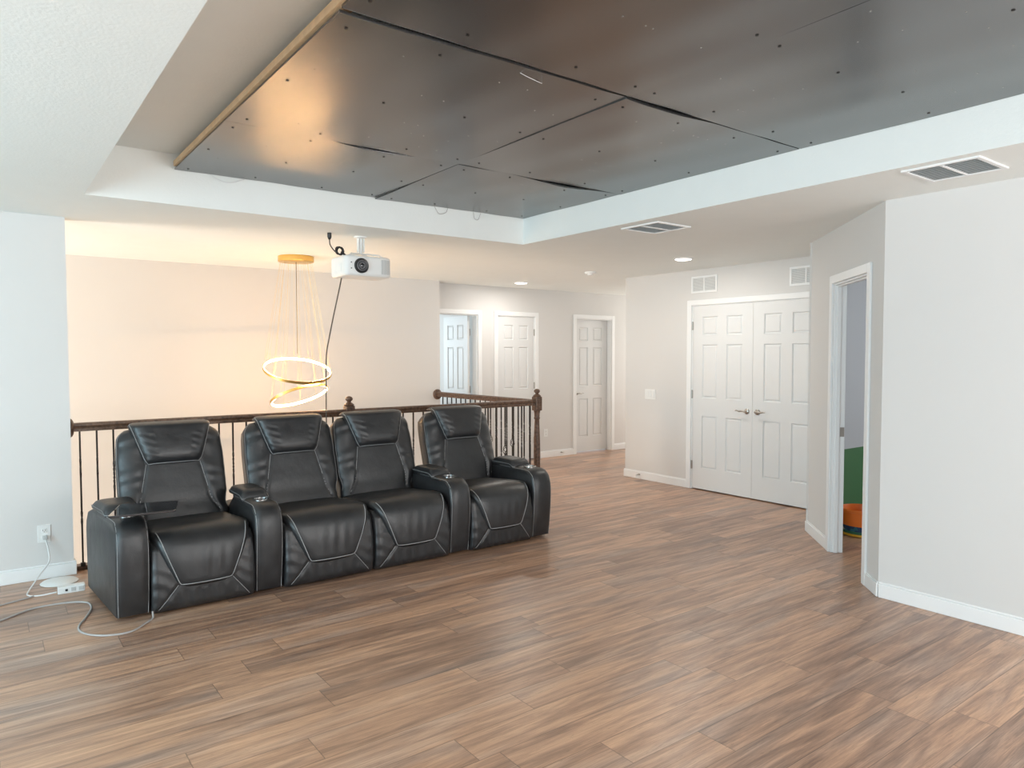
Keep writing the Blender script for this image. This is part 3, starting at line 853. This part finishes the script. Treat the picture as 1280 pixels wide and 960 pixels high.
def head_half(v): return .165+(.262-.165)*min(1, v*1.0)**.9
HB0, HB1 = .362, BLEN+.045
def head_front(u, v):
    s = HB0+(HB1-HB0)*v
    a = abs(2*u-1)
    hw = head_half(v)
    corner = 1-(.10*(max(0, .12-v)/.12)**2 + .13*(max(0, v-.88)/.12)**2)
    x = (2*u-1)*hw*corner
    b_ = abs(2*v-1)
    d = .055+.075*((1-a**6)**.5)*((1-min(1, b_)**6)**.5)
    d += .008*math.exp(-((v-.35)/.3)**2)*(1-a*a)
    d += .0016*math.sin(v*40+x*50)*(a > .5)*(v < .7)
    d -= .045*sstep(.82, 1, v)
    p = B0+BU*s+BN*d
    return (x, p.y, p.z)
def head_rear(u, v):
    s = HB0+(HB1-HB0)*v; hw = head_half(v)
    corner = 1-(.10*(max(0, .12-v)/.12)**2 + .13*(max(0, v-.88)/.12)**2)
    x = (2*u-1)*hw*corner*.98
    d = .035-.10*sstep(.86, 1.0, v)
    p = B0+BU*s+BN*d
    return (x, p.y, p.z)

# seat cushion path (y,z) from the rear of the seat over the front lip and down the flap
SP = catmull([(0, .66, .415), (0, .48, .425), (0, .30, .440), (0, .17, .452), (0, .085, .445), (0, .030, .405), (0, .008, .345), (0, .0, .28), (0, .0, .20), (0, .006, .150)], 6)
SN = len(SP)-1
cum = [0]
for i in range(SN): cum.append(cum[-1]+(SP[i+1]-SP[i]).length)
def seat_at(v):
    s = v*cum[-1]
    for i in range(SN):
        if cum[i+1] >= s-1e-9:
            t = (s-cum[i])/(cum[i+1]-cum[i]); p = SP[i].lerp(SP[i+1], t)
            tg = (SP[min(i+2, SN)]-SP[max(i-1, 0)]).normalized()
            return p, Vector((0, tg.z, -tg.y))
    return SP[-1], Vector((0, -1, 0))
VL = cum[next(i for i, p in enumerate(SP) if p.y < .12)]/cum[-1]     # lip start
def seat_half(v):
    if v < VL: return .294
    t = (v-VL)/(1-VL)
    return .290 + (-.018)*min(1, t/.18) + (-.120)*max(0, (t-.18)/.82)**1.1
def seat_top(u, v):
    p, n = seat_at(v); a = abs(2*u-1); hw = seat_half(v)
    rc = max(0, (v-.945)/.055); x = (2*u-1)*(hw-.035*rc**2.5)
    d = .030*((1-a**8)**.5)
    d += .012*(1-a*a)*sstep(0, .3, v)
    d *= (1-max(0, (v-.96)/.04)**2*.55)
    d += .0022*math.sin(x*85+math.sin(v*9)*2)*sstep(VL+.05, VL+.25, v)*sstep(1.0, .85, v)*(.5+.5*math.sin(x*13+1))
    q = p+n*d
    return (x, q.y, q.z)
def seat_bot(u, v):
    p, n = seat_at(v); hw = seat_half(v); rc = max(0, (v-.945)/.055); x = (2*u-1)*(hw-.035*rc**2.5)
    q = p-n*.045*(1-.5*rc)
    return (x, q.y, q.z)
# lower front (bolsters and base)
def lf_front(u, v):
    z = .014+v*.406; a = abs(2*u-1); x = (2*u-1)*.296
    y = .022-.030*math.sin(PI*min(1, v*1.05+.12))**.7
    y += .05*max(0, a-.86)**2/.02*.4
    if v > .85: y += .05*((v-.85)/.15)**2
    if v < .12: y += .022*(1-v/.12)**2
    # diagonal seams from flap corners to lower corners
    dist = min(segdist(x, z, sg*.155, .165, sg*.262, .03) for sg in (-1, 1))
    y += .008*math.exp(-(dist/.009)**2)
    y -= .002*math.sin(z*75+x*22+math.sin(x*30))*(a > .6)
    y -= .0022*math.sin(x*95+z*20)*(z < .13)*(a < .6)
    return (x, y, z)
def lf_rear(u, v):
    z = .014+v*.406; return ((2*u-1)*.292, .72, z)

def edge_tube(fn_pts, r, name, parent, mat='thread', n=5):
    return MB().tube(fn_pts, r, n).build(name, mat, parent, smooth='all')

def arm(parent, w_, x0, flare_l=0.0, flare_r=0.0, pad=True, cup=True, round_l=.02, round_r=.02, depth=1.0):
    """arm body from x0 to x0+w_"""
    prof = [(.045, .02), (.015, .10), (.0, .25), (-.006, .38), (.0, .47), (.018, .525), (.055, .558), (.11, .572), (.20, .572), (.28, .572), (.50, .572), (.62, .568), (.72, .54), (.78, .48), (.80, .40), (.80, .02)]
    pr = [Vector((0, y, z)) for y, z in prof]
    nx = 9
    bm = bmesh.new(); rows = []
    cy, cz = .45, .28
    for i in range(nx+1):
        u = i/nx; k = abs(2*u-1)
        sh = .022*k**4           # shrink towards the sides -> crowned face
        ring = []
        for p in pr:
            y, z = p.y, (min(p.z, .49) if p.y > depth else p.z)
            if z > .03:
                if y < .3 and z < .56: y += sh
                if z > .45: z -= sh*.9
            xx = x0+w_*u
            fl = sstep(.05, .8, y)
            if u < .5: xx -= flare_l*fl*(1-2*u)*(1)
            else: xx += flare_r*fl*(2*u-1)
            bul = .003*math.sin(PI*min(1, z/.58))*(1 if k > .99 else .0)
            xx += bul*(1 if u > .5 else -1)
            ring.append(bm.verts.new((xx, y, z)))
        rows.append(ring)
    n = len(pr)
    for A, B in zip(rows, rows[1:]):
        for k in range(n): bm.faces.new((A[k], B[k], B[(k+1) % n], A[(k+1) % n]))
    bm.faces.new(rows[0]); bm.faces.new(rows[-1][::-1])
    left = [tuple(v.co) for v in rows[0]]; right = [tuple(v.co) for v in rows[-1]]
    mb = MB(); mb.bm.free(); mb.bm = bm
    a_ = mb.build('armrest', 'leather', parent, smooth=True, bevel=.016, seg=3, angle=50)
    # seams along both front edges of the arm
    for side, pts, sg in ((0, left, 1), (1, right, -1)):
        P = [Vector(q)+Vector((sg*.010, -.002, .002)) for q in pts[0:11]]
        P = [Vector((q.x, q.y-.004, q.z+.0)) if q.z < .5 else Vector((q.x, q.y-.002, q.z+.004)) for q in P]
        edge_tube(catmull(P, 4), .0017, 'stitching', a_)
    if pad:
        y0, y1 = .30, .60; zb = .570; zt = .622
        def pf(u, v):
            a, b = abs(2*u-1), abs(2*v-1)
            z = zb+.014+(zt-zb-.014)*((1-a**5)**.5)*((1-b**7)**.45)
            yy = y0+(y1-y0)*v
            z -= .020*max(0, 1-v/.16)**1.5
            fx = sstep(.05, .8, yy)
            xx = x0-.001+(w_+.002)*u
            xx += -flare_l*fx*(1-2*u) if u < .5 else flare_r*fx*(2*u-1)
            return (xx, yy-.012*(1-a*a)*(v < .3), z)
        def pb(u, v):
            q = pf(u, v); return (x0+.002+(w_-.004)*u + (-flare_l*sstep(.05, .8, q[1])*(1-2*u) if u < .5 else flare_r*sstep(.05, .8, q[1])*(2*u-1)), q[1], zb-.006-.012*max(0, 1-v/.16)**1.5)
        p_ = grid_solid(pf, pb, 14, 18).build('armrest_pad', 'leather', parent, smooth=True)
        e1 = [Vector(pf(k/14, 0))+Vector((0, -.001, .001)) for k in range(15)]
        e2 = [Vector(pf(1, k/14))+Vector((.001, 0, .001)) for k in range(15)]
        e3 = [Vector(pf(0, k/14))+Vector((-.001, 0, .001)) for k in range(14, -1, -1)]
        edge_tube(e3[:-1]+e1+e2[1:], .0016, 'stitching', p_)
    if cup:
        cx_, cy_ = x0+w_/2, .180
        zc = .574
        c_ = MB().lathe([(.030, -.03), (.046, -.03), (.047, .001), (.052, .003), (.052, .0045), (.044, .006), (.043, -.02), (.030, -.022)], c=(cx_, cy_, zc), seg=28).build('cup_holder', 'chrome', parent, smooth=True)
        MB().lathe([(.0, .0), (.043, .0), (.043, .002), (.0, .002)], c=(cx_, cy_, zc-.001), seg=24).build('cup_well', 'black', c_)
        for k in range(3):
            MB().lathe([(.0, 0), (.0065, 0), (.006, .004), (.0, .0045)], c=(cx_+.004+.018*(k-1), cy_-.066+.004*k, zc-.008), seg=12).build('button', 'chrome', c_, smooth=True)
    return a_

def recliner(loc, label, arm_l=None, arm_r=None, seatw=SWD, shift=0.0):
    e = empty('recliner', loc, label, 'recliner', 'black leather home theatre recliners')
    k = seatw/SWD
    def sc(fn):
        if fn in (back_front, back_rear, head_front, head_rear):
            return lambda u, v: (fn(u, v)[0]+seatw/2+shift*sstep(.45, .57, fn(u, v)[2]), fn(u, v)[1], fn(u, v)[2])
        return lambda u, v: (fn(u, v)[0]*k+seatw/2, fn(u, v)[1], fn(u, v)[2])
    MB().box(.01, seatw-.01, .10, .78, .03, .34).build('base', 'black', e, bevel=.01)
    bk = grid_solid(sc(back_front), sc(back_rear), 64, 60).build('backrest', 'leather', e, smooth='all')
    for p, q in BST:
        pts = []
        for i in range(17):
            t = i/16; x = p[0]+(q[0]-p[0])*t; s = p[1]+(q[1]-p[1])*t
            v = s/BLEN; u = (x/back_half(v)+1)/2
            w_ = sc(back_front)(u, v); pts.append(Vector(w_)+BN*.0035)
        edge_tube(pts, .0019, 'stitching', bk)
    # seam round the side of the backrest
    for sgn in (0, 1):
        edge_tube([Vector(sc(back_front)(.008 if sgn == 0 else .992, v/24)) + BN*.002 for v in range(2, 25)], .0016, 'stitching', bk)
    # outer back: reflection of the warm wall painted on as taupe
    def cl_f(u, v): q = Vector(sc(back_rear)(u, v))-BN*.003; return tuple(q)
    def cl_b(u, v): q = Vector(sc(back_rear)(u, v))-BN*.012; return tuple(q)
    grid_solid(cl_b, cl_f, 12, 12).build('back_reflection_skin', 'back_reflection', bk, smooth='all')
    hd = grid_solid(sc(head_front), sc(head_rear), 48, 40).build('headrest', 'leather', e, smooth='all')
    hp = [Vector(sc(head_front)(.012, 1-.98*t/24)) for t in range(1, 25)] + [Vector(sc(head_front)(t/24, .018)) for t in range(1, 24)] + [Vector(sc(head_front)(.988, .02+.98*t/24)) for t in range(0, 24)]
    edge_tube([q+BN*.002 for q in hp], .0021, 'piping', hd)
    st = grid_solid(sc(seat_top), sc(seat_bot), 48, 70).build('seat_cushion', 'leather', e, smooth='all')
    v0 = VL+.02
    ve = .972
    def on_seat(u, v): return Vector(sc(seat_top)(u, v)) + seat_at(v)[1]*.0012
    sp_ = [on_seat(.045, v0+(ve-v0)*t/30) for t in range(31)] + [on_seat(.045+.91*t/20, ve) for t in range(1, 20)] + [on_seat(.955, ve-(ve-v0)*t/30) for t in range(31)]
    edge_tube(sp_, .0026, 'piping', st)
    fr = grid_solid(sc(lf_front), sc(lf_rear), 60, 44).build('footrest', 'leather', e, smooth='all')
    for sg in (-1, 1):
        pts = []
        for i in range(13):
            t = i/12; x = sg*(.155+.107*t); z = .165-.133*t
            q = sc(lf_front)((x/.296+1)/2, (z-.014)/.406); pts.append(Vector(q)+Vector((0, -.003, 0)))
        edge_tube(pts, .0017, 'stitching', fr)
    if arm_l: arm(e, *arm_l)
    if arm_r: arm(e, *arm_r)
    for x in (.06, seatw-.06):
        for y in (.10, .80):
            MB().lathe([(.0, 0), (.022, 0), (.026, .034), (.0, .034)], c=(x, y, 0), seg=14).build('foot', 'black', e)
    return e
FR = 4.455
# seats at x: 0.745-1.335, 1.52-2.14, 2.15-2.765, 2.945-3.545
s1 = recliner((.745, FR, 0), 'black leather recliner at the left end, with a tray table over its left arm',
              (.172, -.175, .06, 0.0), (.172, .594, 0, 0, True, True, .02, .02, .60), .590, -.035)
s2 = recliner((1.520, FR, 0), 'black leather recliner without arms of its own, second from the left', None, None, .620, -.018)
s3 = recliner((2.148, FR, 0), 'black leather recliner third from the left, one arm on its right side', None, (.172, .619, 0, 0), .614, .030)
s4 = recliner((2.948, FR, 0), 'black leather recliner at the right end, nearest the corner newel post', None, (.185, .602, 0, .015), .598, .030)

# tray table on the left arm
e = empty('tray_table', (.66, 4.62, .581), 'black swivel tray table on a chrome swivel above the left recliner arm', 'tray table')
MB().lathe([(.0, 0), (.050, 0), (.050, .008), (.020, .012), (.014, .016), (.014, .044), (.0, .044)], seg=24).build('swivel', 'chrome', e, smooth=True)
tp = MB().prism([(-.135, -.245), (-.125, -.262), (.185, -.30), (.200, -.285), (.262, -.035), (.250, -.02), (-.02, .055), (-.04, .045)], .044, .056)
tp.build('tray_top', 'lens', e, bevel=.004)

# ------------------------------------------------------------ projector on its ceiling mount
PX, PYf, PZ0, PZ1 = 2.23, 5.10, 2.115, 2.272
e = empty('projector', (PX, PYf, PZ0), 'white home projector hanging upside down under the ceiling mount', 'projector')
PW, PD, PH = .405, .30, PZ1-PZ0
def rr_poly(x0, x1, y0, y1, r, n=6, r2=None):
    out = []
    for (cx_, cy_, a0, q) in ((x1-(r2 or r), y0+(r2 or r), -PI/2, r2 or r), (x1-(r2 or r), y1-(r2 or r), 0, r2 or r), (x0+r, y1-r, PI/2, r), (x0+r, y0+r, PI, r)):
        for k in range(n+1): out.append((cx_+q*math.cos(a0+PI/2*k/n), cy_+q*math.sin(a0+PI/2*k/n)))
    return out
bd = MB().prism(rr_poly(0, PW, 0, PD, .04, 6, .075), 0, PH)
bd.build('body', 'plastic', e, smooth=True, bevel=.022, seg=4, angle=50)
lx, lz = .130, PH*.50
MB().lathe([(.0, .01), (.058, .01), (.058, -.010), (.053, -.016), (.042, -.012), (.0, -.010)], c=(lx, 0, lz), axis='y', seg=36).build('lens_bezel', 'black', e, smooth=True)
r_ = MB().lathe([(.038, -.008), (.041, -.014), (.034, -.016), (.033, -.008)], c=(lx, 0, lz), axis='y', seg=32).build('focus_ring', 'lensring', e, smooth=True)
MB().lathe([(.0, -.008), (.024, -.010), (.022, -.016), (.012, -.021), (.0, -.022)], c=(lx, 0, lz), axis='y', seg=28).build('lens', 'lens', e, smooth=True)
MB().lathe([(.022, -.013), (.027, -.013), (.027, -.018), (.022, -.018)], c=(lx, 0, lz), axis='y', seg=28).build('focus_ring', 'lensring', e, smooth=True)
v_ = MB()
for k in range(8): v_.box(.300+.010*k, .3045+.010*k, -.003+(.0 if k < 4 else .001*(k-3)**2), .01, .022, PH-.022)
v_.build('vent_slats', 'greyplastic', e)
MB().box(-.003, .004, .08, .20, .035, .100).build('side_vent', 'slat', e)
for z in (.055, .10): MB().lathe([(.0, .004), (.005, .004), (.005, -.003), (.0, -.003)], c=(.048, 0, z), axis='y', seg=12).build('sensor', 'lensring', e)
for x, y in ((.32, .05), (.355, .20), (.07, .22)): MB().lathe([(.0, 0), (.014, 0), (.012, .012), (.0, .012)], c=(x, y, PH), seg=12).build('adjusting_foot', 'black' if x > .35 else 'plastic', e)
# mount
e = empty('projector_mount', (PX+.20, PYf+.16, CE), 'white ceiling bracket with spider arms holding the projector', 'projector mount')
dz = PZ1-CE
MB().lathe([(.0, 0), (.052, 0), (.052, -.008), (.030, -.014), (.0, -.014)], seg=24).build('ceiling_plate', 'plastic', e, smooth=True)
m_ = MB()
m_.box(-.026, -.020, -.018, .018, dz+.045, -.010); m_.box(.020, .026, -.018, .018, dz+.045, -.010)
m_.tube([(0, 0, -.012), (0, 0, dz+.035)], .013, 14)
m_.tube([(-.032, 0, -.055), (.032, 0, -.055)], .006, 8); m_.tube([(-.032, 0, dz+.06), (.032, 0, dz+.06)], .006, 8)
m_.build('bracket', 'plastic', e, bevel=.002)
for ax_, ay_ in ((-.13, -.09), (.13, -.09), (-.13, .09), (.13, .09)):
    MB().tube([(0, 0, dz+.035), (ax_*.9, ay_*.9, dz+.022), (ax_, ay_, dz+.009)], .0065, 8).build('spider_arm', 'plastic', e, smooth=True)
# power plug, coiled cord and the long cable down to the recliners
e = empty('extension_lead', (PX+.02, 5.42, CE), 'black power cord coiled beside the projector mount, plugged into the ceiling', 'cord')
e.location = (0, 0, 0)
cxp, cyp = 2.155, 5.22
MB().lathe([(.0, 0), (.016, 0), (.016, -.03), (.010, -.048), (.005, -.052), (.0, -.052)], c=(cxp, cyp, CE), seg=14).build('plug', 'black', e, smooth=True)
MB().tube(catmull([(cxp, cyp, CE-.05), (cxp+.005, cyp, CE-.09), (cxp+.03, cyp, CE-.125), (cxp+.06, cyp, CE-.15)], 6), .0045, 8).build('cord', 'black', e, smooth='all')
cc = []
for k in range(60):
    a = k/60*2*PI*5
    cc.append((cxp+.065+.030*math.cos(a)+.0005*k, cyp-.02+.012*math.sin(a*1.3)+.0006*k, PZ1+.038+.028*math.sin(a)))
MB().tube(cc, .0048, 7).build('coil', 'black', e, smooth='all')
MB().tube(catmull([(cxp+.095, cyp, PZ1+.03), (cxp+.12, cyp+.01, PZ1+.018), (cxp+.15, cyp+.03, PZ1+.008)], 5), .008, 8).build('cord', 'black', e, smooth='all')
wire('hanging_cable', [(2.293, 5.32, 2.12), (2.310, 5.40, 2.05), (2.294, 5.50, 1.81), (2.287, 5.58, 1.63), (2.285, 5.63, 1.50), (2.287, 5.65, 1.265), (2.288, 5.655, 1.03), (2.288, 5.655, .5), (2.288, 5.655, .02)], .0055, 'dark_cable', 'dark cable hanging from the projector down behind the recliners', 'cable')

# ------------------------------------------------------------ ring chandelier in the stairwell
CHX, CHY = 2.418, 6.67
e = empty('ring_chandelier', (CHX, CHY, CE), 'gold two-ring pendant chandelier with glowing bands over the stairwell', 'chandelier')
MB().lathe([(.0, 0), (.163, 0), (.165, -.004), (.165, -.048), (.160, -.052), (.0, -.052)], seg=48).build('canopy', 'gold', e, smooth=True)
def ring(cz, R, tilt, roll, cx_=0.0):
    """tilted hoop: gold outside, glowing inside"""
    mt = Matrix.Translation((cx_, 0, cz)) @ Matrix.Rotation(roll, 4, 'Y') @ Matrix.Rotation(tilt, 4, 'X')
    def hoop(r0, r1, h0, h1):
        mb = MB(); bm = mb.bm; n = 72; rr_ = []
        for k in range(n):
            a = 2*PI*k/n; c_, s_ = math.cos(a), math.sin(a)
            rr_.append([bm.verts.new(mt @ Vector((r*c_, r*s_, h))) for r, h in ((r0, h0), (r1, h0), (r1, h1), (r0, h1))])
        for k in range(n):
            A, B = rr_[k], rr_[(k+1) % n]
            for q in range(4): bm.faces.new((A[q], B[q], B[(q+1) % 4], A[(q+1) % 4]))
        return mb
    h = hoop(R-.008, R, -.012, .012).build('ring', 'gold', e, smooth=True)
    hoop(R-.013, R-.0085, -.010, .010).build('led_band', 'led', h, smooth=True)
    return mt
# tilt about the viewing horizontal: the ring faces turn towards the lit side
m1 = ring(1.362-CE, .318, math.radians(21), math.radians(-1))
m2 = ring(1.118-CE, .278, math.radians(-22), math.radians(-9), .015)
w_ = MB()
for k in range(14):
    a = 2*PI*k/14
    p = m1 @ Vector((.312*math.cos(a), .312*math.sin(a), 0.012)); q = Vector((.145*math.cos(a), .145*math.sin(a), -.05))
    w_.tube([q, p], .0007, 4)
for k in range(10):
    a = 2*PI*k/10
    p = m2 @ Vector((.272*math.cos(a), .272*math.sin(a), 0.012)); q = Vector((.11*math.cos(a), .11*math.sin(a), -.05))
    w_.tube([q, p], .0007, 4)
w_.build('suspension_wires', 'gold', e)
MB().tube([(0, 0, -.05), (0, 0, -.92)], .003, 6).build('feed_cord', 'dark_cable', e)

# ------------------------------------------------------------ left corner: power strip, plug, cables, plate
e = empty('power_strip', (.450, 5.27, 0), 'white power strip lying on the floor beside the left recliner', 'power strip', rz=-.04)
MB().box(-.105, .045, -.028, .028, 0, .046).build('housing', 'plastic', e, bevel=.006)
for x in (-.02, .022):
    MB().box(x-.013, x+.013, -.0305, -.02, .012, .036).build('socket', 'greyplastic', e, bevel=.002)
q_ = MB().box(-.064, -.050, -.0305, -.02, .016, .030).build('switch', 'black', e, bevel=.002)
# plug in outlet with its white cord
e = empty('power_plug', (0, 0, 0), 'white plug and cord running from the left outlet down to the floor', 'power cord')
MB().box(.296, .324, 5.655, 5.680, .268, .296).build('plug_body', 'greyplastic', e, bevel=.006)
MB().tube(catmull([(.312, 5.657, .272), (.325, 5.64, .20), (.322, 5.60, .13), (.262, 5.52, .07), (.20, 5.42, .006), (.195, 5.33, .006), (.25, 5.285, .006), (.34, 5.275, .012)], 8), .0048, 8).build('cord', 'white_cable', e, smooth='all')
wire('floor_cable', [(-.25, 5.10, .0055), (-.05, 5.18, .0055), (.08, 5.235, .0055), (.17, 5.27, .0055), (.225, 5.30, .0055)], .005, 'cable', 'grey cable along the floor entering from the left near the baseboard', 'cable')
wire('floor_cable', [(-.30, 4.75, .0055), (-.10, 4.86, .0055), (.044, 4.919, .0055), (.20, 5.035, .0055), (.36, 5.036, .0055), (.468, 4.975, .0055), (.485, 4.85, .0055), (.445, 4.70, .0055), (.395, 4.56, .0055), (.392, 4.46, .0055), (.436, 4.366, .0055), (.521, 4.300, .0055), (.616, 4.295, .0055), (.70, 4.38, .0055), (.745, 4.44, .006), (.752, 4.48, .03)], .0058, 'cable', 'grey cable looping on the floor in front of the left recliner', 'cable')
e = MB().lathe([(.0, 0), (.105, 0), (.11, .004), (.10, .012), (.05, .020), (.0, .021)], seg=40).build('round_plate', 'plastic', smooth=True)
e.location = (.375, 5.54, .0); tag(e, 'round white plastic plate lying on the floor against the baseboard', 'plate')

# ------------------------------------------------------------ orange tub in the green room
e = empty('toy_bucket', (5.86, 2.975, 0), 'orange plastic toy bucket with printed band seen through the angled doorway', 'bucket')
MB().lathe([(.0, .0), (.135, .0), (.15, .006), (.15, .022), (.142, .024), (.0, .024)], seg=40).build('base_ring', 'yellow', e, smooth=True)
MB().lathe([(.0, .024), (.144, .024), (.145, .045), (.0, .045)], seg=40).build('green_band', 'green', e, smooth=True)
MB().lathe([(.0, .045), (.146, .045), (.149, .088), (.0, .088)], seg=40).build('printed_band', 'band', e, smooth=True)
MB().lathe([(.0, .088), (.149, .088), (.157, .20), (.166, .203), (.167, .222), (.158, .225), (.152, .205), (.14, .10), (.0, .10)], seg=40).build('tub', 'orange', e, smooth=True)
